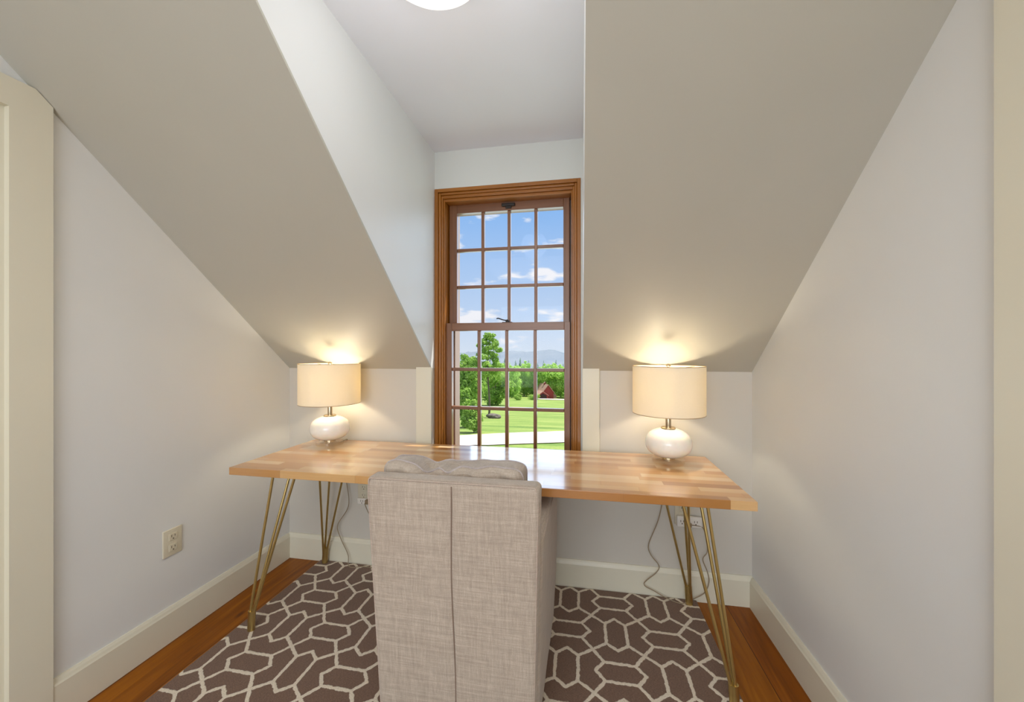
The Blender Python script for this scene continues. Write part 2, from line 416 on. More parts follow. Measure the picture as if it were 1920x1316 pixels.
# dark track grooves
bm = bmesh.new(); box(bm, -.797, -.7955, 2.186, 2.19, WZ0, 2.15); box(bm, -.0575, -.056, 2.186, 2.19, WZ0, 2.15)
link('sash_track', bm, BRONZE, WIN)
def sash(name, x0, x1, z0, z1, gx0, gx1, gz0, gz1, ya, yb, cols=4, rows=3, mw=.019):
    bm = bmesh.new(); box(bm, x0, gx0, ya, yb, z0, z1, bev=.002); box(bm, gx1, x1, ya, yb, z0, z1, bev=.002)
    s = link(name, bm, SASHZ, WIN)
    bm = bmesh.new(); box(bm, gx0, gx1, ya+.0005, yb, gz1, z1, bev=.002); link('top_rail', bm, SASHX, s)
    bm = bmesh.new(); box(bm, gx0, gx1, ya+.0005, yb, z0, gz0, bev=.002); link('bottom_rail', bm, SASHX, s)
    for i in range(1, cols):
        x = gx0+(gx1-gx0)*i/cols
        link('muntin', B(x-mw/2, x+mw/2, ya+.004, yb-.002, gz0, gz1, bev=.003), SASHZ, s)
    for j in range(1, rows):
        z = gz0+(gz1-gz0)*j/rows
        link('muntin', B(gx0, gx1, ya+.005, yb-.003, z-mw/2, z+mw/2, bev=.003), SASHX, s)
    for i in range(cols):
        for j in range(rows):
            a = gx0+(gx1-gx0)*i/cols; b = gx0+(gx1-gx0)*(i+1)/cols; c = gz0+(gz1-gz0)*j/rows; d = gz0+(gz1-gz0)*(j+1)/rows
            y = (ya+yb)/2+.006
            bm = bmesh.new(); bm.faces.new([bm.verts.new(p) for p in ((a, y, c), (b, y, c), (b, y, d), (a, y, d))])
            link('pane', bm, PANE, s)
    return s
lo = sash('lower_sash', -.795, -.059, .633, 1.437, -.761, -.092, .70, 1.390, 2.188, 2.224)
up = sash('upper_sash', -.790, -.064, 1.40, 2.158, -.742, -.099, 1.434, 2.107, 2.230, 2.264)
# sash lock on the meeting rail
bm = bmesh.new(); box(bm, -.455, -.395, 2.196, 2.222, 1.437, 1.441, bev=.001)
lathe(bm, [(0, .004), (.011, .004), (.011, .012), (.006, .018), (0, .019)], 20, (-.425, 2.208, 1.437))
tube(bm, spline([(-.425, 2.208, 1.450), (-.45, 2.200, 1.453), (-.475, 2.194, 1.462), (-.487, 2.192, 1.460)], 5), .0035, 8)
link('sash_lock', bm, BRONZE, lo)
bm = bmesh.new(); box(bm, -.462, -.382, 2.214, 2.230, 2.128, 2.146, bev=.004); box(bm, -.440, -.404, 2.222, 2.231, 2.116, 2.130, bev=.002)
link('head_lock', bm, BRONZE, up)
# outer stops / brickmould painted pinkish, and outer sill
bm = bmesh.new()
box(bm, -.86, -.766, 2.268, 2.36, .60, 2.2); box(bm, -.090, .02, 2.268, 2.36, .60, 2.2); box(bm, -.766, -.090, 2.268, 2.30, 2.113, 2.2)
box(bm, -.86, .02, 2.265, 2.40, .58, .632)
link('outer_stop', bm, PINKOUT, WIN)
# exterior shell above/below window so daylight only enters through the glass
struct('wall_exterior_head', B(DX0-.1, DX1+.1, YW+.171, YW+.21, 2.19, CZ+.1), PINKOUT)

# ------------------------------------------------------------------ ceiling light
cl = empty('ceiling_light', (-.42, 1.02, CZ), 0, 'round flush white ceiling light glowing on the dormer ceiling', 'ceiling light')
link('canopy', lathe(bmesh.new(), [(0, 0), (.172, 0), (.172, -.022), (.166, -.026), (0, -.026)], 64), simple('fixture_white', srgb(238, 236, 230), .35), cl, True)
link('diffuser', lathe(bmesh.new(), [(.160, -.026), (.161, -.05), (.155, -.07), (.135, -.088), (.10, -.10), (.05, -.107), (0, -.109)], 64), DOME, cl, True)
link('trim_ring', lathe(bmesh.new(), [(.160, -.020), (.169, -.024), (.171, -.040), (.166, -.052), (.161, -.052), (.160, -.030)], 64, closed=True), simple('fixture_ring', srgb(232, 228, 220), .3), cl, True)

# ------------------------------------------------------------------ rug
bm = B(-1.545, .575, .10, 2.064, 0.0005, .011, bev=.003, seg=2)
rug = link('area_rug', bm, RUG); tag(rug, 'brown area rug with ivory interlaced hexagon trellis pattern on the pine floor', 'rug')
RZ = .0115

# ------------------------------------------------------------------ desk
desk = empty('desk', (-.472, 1.737, 0), R(-.35), 'long butcher block desk with gold hairpin legs below the window', 'desk')
DW, DD, TZ, BZ = 1.074, .288, .750, .717
top = link('desktop', B(-DW, DW, -DD, DD, BZ, TZ, bev=.002), BUTCHER, desk)
def hairpin(sx, sy, P, ex, ey, foot):
    # P plate corner, ex/ey offsets to rod ends, foot point (desk local)
    bm = bmesh.new(); zt = BZ
    ends = [(P[0], P[1]), (P[0]+ex, P[1]), (P[0], P[1]+ey)]
    for e in ends:
        a = Vector((e[0], e[1], zt-.004)); b = Vector((foot[0], foot[1], .0))
        d = (Vector((foot[0], foot[1], RZ+.055))-a)
        off = Vector((e[0]-sum(q[0] for q in ends)/3, e[1]-sum(q[1] for q in ends)/3, 0)).normalized()*.0075
        tube(bm, [a, a+(d+off)*.5, Vector((foot[0], foot[1], RZ+.05))+off], .0058, 12)
    leg = shadeauto(link('leg', bm, BRASS, desk))
    pl = bmesh.new(); m = .018
    prism(pl, [(P[0]-math.copysign(m, ex), P[1]-math.copysign(m, ey)), (P[0]+ex+math.copysign(m, ex), P[1]-math.copysign(m, ey)),
               (P[0]+ex+math.copysign(m, ex), P[1]+math.copysign(m, ey)), (P[0]+math.copysign(m, ex), P[1]+ey+math.copysign(m, ey)),
               (P[0]-math.copysign(m, ex), P[1]+ey+math.copysign(m, ey))], 'z', zt-.004, zt-.0002)
    link('mounting_plate', pl, BRASS, leg)
    ft = bmesh.new(); f = foot
    prism(ft, [(f[0]+.017*math.cos(t*math.pi/6)*(1.0), f[1]+.013*math.sin(t*math.pi/6)) for t in range(12)], 'z', RZ, RZ+.088)
    for v in ft.verts:
        if v.co.z > .05:
            v.co.x = f[0]+(v.co.x-f[0])*1.02-sx*.005; v.co.y = f[1]+(v.co.y-f[1])*1.02
    shadeauto(link('foot_sleeve', ft, BRASS, leg))
L = lambda x, y: (x+.472, y-1.737)
hairpin(-1, -1, L(-1.385, 1.525), .115, .115, L(-1.463, 1.482))
hairpin(-1, 1, L(-1.400, 1.955), .110, -.110, L(-1.500, 2.032))
hairpin(1, 1, L(.475, 1.955), -.110, -.110, L(.530, 2.032))
hairpin(1, -1, L(.455, 1.500), -.085, .10, L(.535, 1.465))

# ------------------------------------------------------------------ lamps
def lamp(loc, label, power, cordpts, plugbox=None):
    t = empty('table_lamp', loc, 0, label, 'lamp', None)
    link('foot_disc', lathe(bmesh.new(), [(0, 0), (.068, 0), (.071, .003), (.071, .017), (.068, .020), (.022, .020), (0, .020)], 48), ACRYLIC, t, True)
    shadeauto(t.children[0])
    link('foot_stem', lathe(bmesh.new(), [(0, .0205), (.03, .0205), (.03, .028), (0, .028)], 32), NICKEL, t)
    prof = []
    for i in range(33):
        a = -math.pi/2+math.pi*i/32
        r = .103*abs(math.cos(a))**.78 if abs(math.cos(a)) > 1e-5 else 0; z = .0925+.0665*math.copysign(abs(math.sin(a))**.92, math.sin(a))
        prof.append((r, z))
    link('body', lathe(bmesh.new(), prof, 64), CERAMIC, t, True)
    shadeauto(link('neck_cap', lathe(bmesh.new(), [(0, .1575), (.032, .1575), (.032, .163), (.029, .166), (0, .166)], 40), NICKEL, t))
    shadeauto(link('stem', lathe(bmesh.new(), [(0, .166), (.0125, .166), (.0125, .255), (.010, .262), (.010, .275), (0, .275)], 28), NICKEL, t))
    bb = link('bulb', lathe(bmesh.new(), [(0, .276), (.013, .276), (.013, .292), (.021, .307), (.029, .328), (.028, .346), (.017, .362), (0, .367)], 32), BULB, t, True)
    z0, z1, r = .230, .449, .159
    sh = link('shade', lathe(bmesh.new(), [(r, z0), (r, z1), (r-.0015, z1), (r-.0015, z0)], 96, closed=True), SHADE, t); shadeauto(sh)
    bm = bmesh.new()
    bm.free(); rimm = simple('rim_brass', srgb(170, 140, 92), .4, .6)
    for z in (z0, z1): link('rim', lathe(bmesh.new(), [(r+.0014*math.cos(q*math.pi/3)-.0007, z+.0014*math.sin(q*math.pi/3)) for q in range(6)], 96, closed=True), rimm, sh, True)
    bm = bmesh.new()
    for k in range(3):
        a = R(30+120*k); tube(bm, [(0, 0, z1-.012), (.06*math.cos(a), .06*math.sin(a), z1-.012), (r*.99*math.cos(a), r*.99*math.sin(a), z1-.004)], .0016, 6)
    link('spider', bm, NICKEL, sh)
    bm = bmesh.new()
    for s in (-1, 1): tube(bm, spline([(s*.012, 0, .27), (s*.045, 0, .30), (s*.048, 0, .36), (s*.02, 0, .425), (0, 0, .436)], 6), .0015, 6)
    link('harp', bm, NICKEL, t)
    link('finial', lathe(bmesh.new(), [(0, .436), (.005, .436), (.005, .447), (.011, .449), (.012, .453), (.006, .459), (0, .461)], 20), NICKEL, t, True)
    P = [Vector(p)-Vector(loc) for p in cordpts]
    c = link('power_cord', tube(bmesh.new(), spline(P, 8), .0024, 8), CORD, t, True)
    if plugbox:
        b = plugbox; pb = B(b[0]-loc[0], b[1]-loc[0], b[2]-loc[1], b[3]-loc[1], b[4]-loc[2], b[5]-loc[2], bev=.004)
        link('plug', pb, CORD, c)
    li = bpy.data.lights.new('lamp_light', 'POINT'); li.energy = power; li.color = (1, .85, .62); li.shadow_soft_size = .026
    lo_ = bpy.data.objects.new('lamp_light', li); COL.objects.link(lo_); lo_.parent = t; lo_.location = (0, 0, .342)
    return t
lamp((-1.375, 1.915, TZ+.0005), 'white table lamp with drum shade at the left end of the desk', 4.2,
     [(-1.34, 1.96, .755), (-1.345, 2.0, .754), (-1.35, 2.036, .75), (-1.362, 2.045, .70), (-1.370, 2.05, .58), (-1.366, 2.055, .49), (-1.352, 2.055, .396), (-1.362, 2.055, .332), (-1.425, 2.055, .232), (-1.404, 2.055, .154), (-1.352, 2.046, .07), (-1.325, 2.02, .0155), (-1.25, 2.035, .0145), (-1.15, 2.04, .0145), (-1.12, 2.045, .06), (-1.13, 2.03, .2), (-1.20, 2.02, .33), (-1.235, 2.03, .385)],
     (-1.245, -1.215, 2.045, 2.0655, .372, .398))
lamp((.402, 1.882, TZ+.0005), 'white table lamp with drum shade at the right end of the desk', 4.2,
     [(.395, 1.95, .755), (.40, 2.0, .754), (.405, 2.034, .75), (.412, 2.045, .70), (.418, 2.05, .58), (.406, 2.055, .475), (.386, 2.055, .392), (.344, 2.055, .278), (.354, 2.055, .225), (.393, 2.055, .174), (.38, 2.05, .139), (.32, 2.05, .075), (.37, 2.047, .045), (.44, 2.04, .0155), (.50, 2.02, .0145), (.56, 2.045, .03), (.61, 2.05, .062), (.630, 2.05, .117), (.622, 2.05, .169), (.603, 2.055, .225), (.625, 2.06, .263), (.620, 2.06, .33), (.605, 2.06, .380), (.572, 2.055, .391), (.548, 2.053, .393)],
     (.528, .550, 2.045, 2.0555, .382, .404))

# ------------------------------------------------------------------ outlets
def outlet(loc, rz, label, adapters=()):
    o = empty('wall_outlet', loc, rz, label, 'outlet')
    # local: plate in XZ, faces -Y
    shadeauto(link('plate', B(-.040, .040, -.007, 0, -.0585, .0585, bev=.003, seg=3), PLASTIC, o))
    for z in (-.024, .024):
        rc = link('receptacle', B(-.0175, .0175, -.0095, -.006, z-.0155, z+.0155, bev=.003), PLASTIC, o)
        bm = bmesh.new(); box(bm, -.0085, -.0060, -.0098, -.0088, z-.001, z+.009); box(bm, .0055, .0080, -.0098, -.0088, z, z+.008)
        bmesh.ops.translate(bm, verts=lathe(bmesh.new(), [(0, 0), (.001, 0)]).verts[:0], vec=(0, 0, 0))
        box(bm, -.0025, .0025, -.0098, -.0088, z-.011, z-.006)
        link('slot', bm, DARK, rc)
    link('screw', B(-.003, .003, -.0085, -.0065, -.003, .003, bev=.001), PLASTIC, o)
    return o
outlet((XL, 1.392, .430), R(90), 'ivory wall outlet alone on the bare left wall')
outlet((-1.268, YB, .435), 0, 'outlet on back wall behind the desk, between left rear leg and armchair')
outlet((.515, YB, .440), 0, 'outlet on back wall under the right lamp end of the desk')
def adapter(name, x0, x1, y0, y1, z0, z1, label, cat, slots):
    a = empty(name, ((x0+x1)/2, y1, (z0+z1)/2), 0, label, cat)
    w, h, d = (x1-x0)/2, (z1-z0)/2, y1-y0
    shadeauto(link('housing', B(-w, w, -d, 0, -h, h, bev=.004, seg=3), WPLASTIC, a))
    for sx_ in slots:
        bm = bmesh.new()
        box(bm, sx_-.008, sx_-.0055, -d-.0008, -d+.001, -.002, .008); box(bm, sx_+.0055, sx_+.008, -d-.0008, -d+.001, -.002, .008); box(bm, sx_-.0025, sx_+.0025, -d-.0008, -d+.001, -.012, -.007)
        link('slot', bm, DARK, a)
adapter('plug_adapter', -1.305, -1.205, 2.0665, 2.0750, .362, .398, 'white plug adapter on the back wall outlet left of the armchair', 'adapter', (-.02, .03))
adapter('power_tap', .482, .600, 2.0565, 2.0750, .378, .432, 'white power tap on the back wall outlet under the right lamp', 'adapter', (-.035, .03))

# ------------------------------------------------------------------ armchair (local: origin on floor at back centre, +Y toward desk)
ch = empty('armchair', (-.41, 1.15, .0118), 0, 'beige linen slipcovered armchair seen from behind, pushed under the desk', 'armchair'); ch.scale.z = .986
def grid_solid(nx, ny, nz, f):
    """box surface grid, f(u,v,w) in [0,1]^3 -> point"""
    bm = bmesh.new(); V = {}
    def g(i, j, k):
        if (i, j, k) not in V: V[(i, j, k)] = bm.verts.new(f(i/nx, j/ny, k/nz))
        return V[(i, j, k)]
    for i in range(nx):
        for j in range(ny):
            for k in (0, nz): bm.faces.new((g(i, j, k), g(i+1, j, k), g(i+1, j+1, k), g(i, j+1, k)))
    for i in range(nx):
        for k in range(nz):
            for j in (0, ny): bm.faces.new((g(i, j, k), g(i+1, j, k), g(i+1, j, k+1), g(i, j, k+1)))
    for j in range(ny):
        for k in range(nz):
            for i in (0, nx): bm.faces.new((g(i, j, k), g(i, j+1, k), g(i, j+1, k+1), g(i, j, k+1)))
    return bm
def rnd(u, w, r):
    """map u in 0..1 to edge-dense coordinate 0..w"""
    return u*w
def roundbox_f(w, d, h, r, dens=.16):
    """rounded box map: returns f(u,v,w)->(x,y,z) centred in x,y, z from 0"""
    def ease(u):   # concentrate samples near the edges
        return .5-.5*math.cos(math.pi*u)
    def f(u, v, t):
        p = Vector(((ease(u)-.5)*w, (ease(v)-.5)*d, (ease(t))*h-h/2))
        q = Vector([max(-s/2+r, min(s/2-r, c)) for s, c in zip((w, d, h), p)])
        dlt = p-q
        if dlt.length > 1e-9: p = q+dlt.normalized()*r if max(abs(dlt.x), abs(dlt.y), abs(dlt.z)) >= r-1e-7 or True and dlt.length > r else p
        p.z += h/2
        return p
    return f
BW_T, BW_B = .578, .535       # back width top / bottom
def chair_back():
    f0 = roundbox_f(1, .075, .858, .016)
    def f(u, v, t):
        # use true sizes
        z = None
        w = .56
        p = roundbox_f(w, .078, .856, .020)(u, v, t)
        z = p.z; k = z/.856
        W = BW_B+(BW_T-BW_B)*k
        p.x *= W/w
        p.y += .039+(1-k)*.055-.0
        if v < .5:  # rear face: centre seam groove and soft cloth ripple
            p.y += .006*math.exp(-((p.x-.004)/.006)**2)
            p.y += .002*noise.noise(Vector((p.x*5, z*3, 1)))
        p.x += .002*noise.noise(Vector((z*6, v*3, 4)))
        p.z += .002*noise.noise(Vector((p.x*7, 2, 9)))*k
        return p
    bm = grid_solid(120, 10, 70, f); return bm, f
bm, fb = chair_back()
back = link('backrest', bm, LINEN, ch, True)
# welts of the back slipcover: rear and front edge loops, centre seam
def loop_pts(fb, v, nz=40, nx=40):
    P = [fb(0.045, v, k/nz) for k in range(0, nz-1)] + [fb(.045+.91*i/nx, v, .965) for i in range(nx+1)] + [fb(.955, v, k/nz) for k in range(nz-2, -1, -1)]
    return P
SEAM = linen('linen_welt', srgb(158, 140, 128), srgb(182, 164, 150), srgb(205, 190, 176))
rear = []
for z in [i*.02 for i in range(0, 42)]:
    k = z/.856; W = BW_B+(BW_T-BW_B)*k; rear.append((-W/2+.006, .006+(1-k)*.055, z))
topl = [(-BW_T/2+.014, .003, .850)] + [(x*(BW_T/2-.02), .004, .8525) for x in [i/10-1 for i in range(21)]] + [(BW_T/2-.014, .003, .850)]
pts = rear[:-1] + topl + [(-x, y, z) for x, y, z in reversed(rear[:-1])]
link('welt', tube(bmesh.new(), [(x, y, z) for x, y, z in pts], .0026, 6), SEAM, back, True)
link('centre_seam', tube(bmesh.new(), [(.003*math.sin(z*9)+.004, .0035+(1-z/.856)*.055, z) for z in [.0+i*.02 for i in range(43)]], .0022, 6), simple('seam_thread', srgb(132, 112, 98), .9), back, True)
# arms
def arm(s):
    Lr = .60; W = .085
    def f(u, v, t):
        p = roundbox_f(W, Lr, .665, .022)(u, v, t)
        k = p.z/.665
        x = s*(.222+.0+ p.y*.020 + (k-.5)*.016) + p.x + s*.022
        x += s*.008*math.sin(max(0, k)*math.pi)*(.5+p.y)
        y = p.y+Lr/2+.072
        z = p.z + (.012 if k > .5 else 0)*(p.y/Lr)
        x += .002*noise.noise(Vector((y*6, z*6, 3+s)))
        return Vector((x, y, z))
    return link('arm', grid_solid(10, 26, 26, f), LINEN, ch, True)
arms = [arm(-1), arm(1)]
for s, a in zip((-1, 1), arms):
    P = []
    for i in range(25):
        y = .10+.55*i/24; P.append((s*(.244+.008+(y-.37)*.020+.0405), y, .650+.012*(y-.37)/.6))
    link('welt', tube(bmesh.new(), P, .0024, 6), SEAM, a, True)
seatb = link('seat_base', grid_solid(16, 16, 12, lambda u, v, t: roundbox_f(.40, .56, .33, .015)(u, v, t)+Vector((0, .28+.09, .02))), LINEN, ch, True)
def seatc(u, v, t):
    p = roundbox_f(.395, .55, .13, .035)(u, v, t); p.z += .015*math.cos(p.x*6)*math.cos(p.y*4)*(1 if t > .5 else 0)
    return p+Vector((0, .28+.095, .352))
link('seat_cushion', grid_solid(20, 20, 8, seatc), LINEN, ch, True)
link('front_skirt', grid_solid(20, 4, 12, lambda u, v, t: roundbox_f(.40, .02, .33, .006)(u, v, t)+Vector((0, .665, .012))), LINEN, ch, True)
for sx_ in (-1, 1):
    for y in (.12, .62):
        link('leg', B(sx_*.22-.018, sx_*.22+.018, y-.018, y+.018, 0, .06, bev=.002), FIRZ, ch)

# loose back cushion
cu = empty('back_cushion', (-.438, 1.305, .459), 0, 'plump beige linen cushion with piped edges poking above the armchair back', 'cushion')
CW, CD, CH = .50, .125, .415
def top_dip(x):
    return -.030*math.exp(-((x+.085)/.035)**2) - .024*math.exp(-((x+.01)/.03)**2) + .012*math.exp(-((x+.19)/.06)**2) - .006*math.sin(x*30)*.5
def cf(u, v, t):
    p = roundbox_f(CW, CD, CH, .030)(u, v, t)
    # superellipse corner rounding in XZ
    kx, kz = abs(p.x)/(CW/2), abs(p.z-CH/2)/(CH/2)
    m = (kx**14+kz**14)**(1/14)
    if m > 1: p.x /= m; p.z = CH/2+(p.z-CH/2)/m
    bulge = (1-min(1, kx)**3)*(1-min(1, kz)**3)
    sgn = (p.y/(CD/2))
    p.y += sgn*.018*bulge
    zz = max(0, (p.z/CH-.55)/.45)
    dip = top_dip(p.x)
    p.z += dip*zz*(1.0 if sgn < .3 else .45)
    # creases below the dips
    cr = .015*math.sin(p.x*55+p.z*38+2.2*noise.noise(Vector((p.x*8, p.z*8, 1))))*zz*(1-min(1, kx)**4)
    p.y += sgn*cr
    p += .004*noise.noise_vector(Vector((p.x*14, p.y*14, p.z*14)))
    return p
cb = link('cushion_body', grid_solid(80, 16, 56, cf), LINEN, cu, True)
PIPE = linen('linen_piping', srgb(150, 138, 136), srgb(176, 164, 160), srgb(200, 190, 186))
for v in (.27, .73):
    P = [cf(0.0, v, k/40) for k in range(4, 38)] + [cf(i/60, v, 1.0) for i in range(3, 58)] + [cf(1.0, v, k/40) for k in range(37, 3, -1)]
    cpt = Vector((0, 0, CH/2))
    P = [p+(p-cpt).normalized()*.001 for p in P]
    link('piping', tube(bmesh.new(), P, .0034, 8), PIPE, cb, True)

# ------------------------------------------------------------------ outdoors
EY = 1.27
PR = [(0, 4.3), (10, 4.7), (22, 5.5), (28, 6.1), (50, 9.0), (75, 11.8), (100, 14.1), (140, 17.4), (200, 19), (400, 26), (900, 40), (3000, 90)]
def gz(x, y):
    for (a, za), (b, zb) in zip(PR, PR[1:]):
        if y <= b:
            t = max(0, (y-a)/(b-a)); D = za+(zb-za)*t; break
    else: D = PR[-1][1]
    n = noise.noise(Vector((x*.03, y*.03, 5)))*.35*min(1, y/60) if y < 400 else 0
    return EY-D+n
def terrain(x0, x1, y0, y1, nx, ny, off=0, warp=None):
    bm = bmesh.new(); G = []
    for j in range(ny+1):
        r = []
        for i in range(nx+1):
            u, v = i/nx, j/ny
            if warp: x, y = warp(u, v)
            else: x, y = x0+(x1-x0)*u, y0+(y1-y0)*v
            r.append(bm.verts.new((x, y, gz(x, y)+off)))
        G.append(r)
    for j in range(ny):
        for i in range(nx): bm.faces.new((G[j][i], G[j][i+1], G[j+1][i+1], G[j+1][i]))
    return bm
m = NT('lawn_grass')
n1 = m.noise(m.coord(scale=(.12, .5, .3)), 1, 5, .65); n2 = m.noise(m.coord(), 6, 3)
c = m.ramp(m.math('ADD', m.math('MULTIPLY', n1, .75), m.math('MULTIPLY', n2, .25)), [(.32, srgb(104, 140, 56)), (.48, srgb(146, 176, 78)), (.65, srgb(190, 202, 112))])
m.bsdf(Base_Color=c, Roughness=.95); GRASS = m.m
m = NT('gravel'); n1 = m.noise(m.coord(), 1.2, 6, .7); m.bsdf(Base_Color=m.ramp(n1, [(.3, srgb(184, 170, 158)), (.7, srgb(222, 212, 202))]), Roughness=.95); GRAVEL = m.m
bm = terrain(-260, 160, 3.2, 400, 90, 190, warp=lambda u, v: (-30-230*v+u*(50+370*v), 3.2+396*v*v))
link('lawn', bm, GRASS, None, True)['kind'] = 'structure'
# driveway: upper edge rises to the right, lower edge grass wedge
def dw(u, v):
    x = -30+45*u
    ylo = 21.2+max(0, (x+9))*.02+ (0 if x < -5.5 else (x+5.5)*.55); yhi = 24.4+max(0, (x+9.0))*.9
    ylo -= max(0, -6.0-x)*.8
    return x, ylo+(yhi-ylo)*v
drv = link('driveway', terrain(0, 0, 0, 0, 60, 12, .05, dw), GRAVEL, None, True); tag(drv, 'pale gravel driveway crossing the lawn just outside the window', 'driveway')
def gp(u, v):
    a = 2*math.pi*u; x = -8.5+9*math.cos(a)*v; y = 133+5.5*math.sin(a)*v; return x, y
tag(link('gravel_yard', terrain(0, 0, 0, 0, 36, 5, .12, gp), GRAVEL, None, True), 'pale gravel yard in front of the red barn', 'yard')
# hills
m = NT('hazy_hills'); n1 = m.noise(m.coord(scale=(.004, .004, .02)), 1, 5, .6); m.bsdf(Base_Color=m.ramp(n1, [(.3, srgb(130, 146, 166)), (.7, srgb(160, 172, 186))]), Roughness=1); HILL = m.m  # blue-grey haze of distance put into the base colour
bm = bmesh.new(); A = []; Bv = []
for i in range(161):
    x = -2600+i*22
    u = (x+340)/260
    h = 4 - 0 + 16*math.exp(-((x+200)/150)**2) + 6*math.exp(-((x+560)/160)**2) - 26/(1+math.exp(-(x+120)/60)) + 14*noise.noise(Vector((x*.008, 3, 1))) + 8*noise.noise(Vector((x*.03, 7, 1)))
    A.append(bm.verts.new((x, 2500, EY-12+h))); Bv.append(bm.verts.new((x, 1500, EY-150)))
for i in range(160): bm.faces.new((A[i], A[i+1], Bv[i+1], Bv[i]))
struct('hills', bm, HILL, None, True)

# trees
def leafmat(name, a, b, c_, tr=.48):
    m = NT(name)
    oi = m.node('ShaderNodeObjectInfo'); g = m.node('ShaderNodeNewGeometry')
    n = m.noise(m.coord(), .9, 3)
    f = m.math('ADD', m.math('MULTIPLY', n, .6), m.math('ADD', m.math('MULTIPLY', g.outputs['Random Per Island'], .3), m.math('MULTIPLY', oi.outputs['Random'], .12)))
    col = m.ramp(f, [(.25, a), (.5, b), (.8, c_)])
    d = m.node('ShaderNodeBsdfDiffuse'); m.put(d.inputs[0], col); t = m.node('ShaderNodeBsdfTranslucent'); m.put(t.inputs[0], col)
    mx = m.node('ShaderNodeMixShader'); mx.inputs[0].default_value = tr
    m.l.new(d.outputs[0], mx.inputs[1]); m.l.new(t.outputs[0], mx.inputs[2]); m.l.new(mx.outputs[0], m.out.inputs[0]); return m.m
LEAF = leafmat('bright_leaves', srgb(100, 142, 58), srgb(156, 192, 92), srgb(208, 228, 138))
LEAFD = leafmat('woods_leaves', srgb(126, 166, 84), srgb(178, 214, 112), srgb(224, 246, 150))  # colour raised so the woods look sunlit though the sun stands behind them
CONI = leafmat('conifer_needles', srgb(66, 108, 72), srgb(92, 138, 90), srgb(124, 166, 108), .15)
BARK = simple('bark', srgb(104, 92, 84), .9)
def blob_leaves(rng, blobs, n, size):
    bm = bmesh.new()
    vols = [b[3]*b[4] for b in blobs]; tot = sum(vols)
    for b, v in zip(blobs, vols):
        for _ in range(int(n*v/tot)):
            d = Vector((rng.gauss(0, 1), rng.gauss(0, 1), rng.gauss(0, 1))).normalized()
            r = rng.uniform(.55, 1.05)
            p = Vector((b[0]+d.x*b[3]*r, b[1]+d.y*b[3]*r, b[2]+d.z*b[4]*r))
            nrm = (d+Vector((rng.uniform(-.7, .7), rng.uniform(-.7, .7), rng.uniform(-.2, .9)))).normalized()
            a = nrm.orthogonal().normalized(); a.rotate(Matrix.Rotation(rng.uniform(0, 6.28), 3, nrm)); c = nrm.cross(a)
            s = size*rng.uniform(.6, 1.3)
            bm.faces.new([bm.verts.new(p+a*s*q[0]+c*s*q[1]) for q in ((1, .1), (.1, .6), (-1, -.1), (-.1, -.6))])
    return bm
def mk_mesh(bm, mat, name):
    me = bpy.data.meshes.new(name); bm.to_mesh(me); bm.free(); me.materials.append(mat); return me
def crown_blobs(rng, H, Wd, z0, nb):
    out = []
    for i in range(nb):
        k = (i+.5)/nb; z = z0+(H-z0)*k
        rr = Wd*(math.sin(math.pi*min(1, .15+k*.8))**.7)
        a = rng.uniform(0, 6.28); q = rng.uniform(.1, .65)*rr
        s = rr*rng.uniform(.38, .6)
        out.append((q*math.cos(a), q*math.sin(a), z, s, s*.8))
    return out
def trunk_bm(rng, H, r, branches=8):
    bm = bmesh.new(); P = [(0.15*math.sin(i*.9), .1*math.cos(i*1.3), H*i/8-.3) for i in range(9)]
    tube(bm, P, r, 8, rs=[r*(1-.09*i) for i in range(9)])
    for i in range(branches):
        z = H*(.35+.6*i/branches); a = i*2.4; L_ = H*.16*(1.1-i/branches)
        tube(bm, [(0, 0, z), (L_*.5*math.cos(a), L_*.5*math.sin(a), z+L_*.4), (L_*math.cos(a), L_*math.sin(a), z+L_)], r*.3, 5, rs=[r*.32, r*.2, r*.08])
    return bm
def tree_proto(seed, kind):
    rng = random.Random(seed)
    if kind == 'conifer':
        H = 14; bm = bmesh.new()
        for i in range(26):
            k = i/26; z = 1.5+(H-1.5)*k; r = 2.3*(1-k)**.85+.12
            for j in range(int(26*(1-k))+7):
                a = rng.uniform(0, 6.28); rr = r*rng.uniform(.75, 1.1)
                d = Vector((math.cos(a), math.sin(a), 0)); s = Vector((-d.y, d.x, 0))
                base = Vector((0, 0, z+rng.uniform(0, .3)))
                bm.faces.new([bm.verts.new(q) for q in (base, base+d*rr*.6+s*.28*r*.6-Vector((0, 0, .1)), base+d*rr-Vector((0, 0, .55)), base+d*rr*.6-s*.28*r*.6-Vector((0, 0, .1)))])
        return mk_mesh(bm, CONI, 'needles'), mk_mesh(trunk_bm(rng, H*.9, .18, 0), BARK, 'trunk')
    H = 12; bl = crown_blobs(rng, H, 3.7, .9, 22)
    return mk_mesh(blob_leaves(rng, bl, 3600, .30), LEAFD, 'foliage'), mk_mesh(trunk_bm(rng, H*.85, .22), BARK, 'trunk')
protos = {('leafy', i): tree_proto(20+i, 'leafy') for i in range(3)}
protos[('conifer', 0)] = tree_proto(50, 'conifer'); protos[('conifer', 1)] = tree_proto(51, 'conifer')
def put_tree(key, x, y, s, rz, label, group):
    t = empty('leafy_tree' if key[0] == 'leafy' else 'conifer_tree', (x, y, gz(x, y)-.1), rz, label, 'tree', group); t.scale = (s[0], s[0], s[1])
    fo, tr = protos[key]
    a = bpy.data.objects.new('foliage', fo); COL.objects.link(a); a.parent = t
    b = bpy.data.objects.new('trunk', tr); COL.objects.link(b); b.parent = t
rng = random.Random(3)
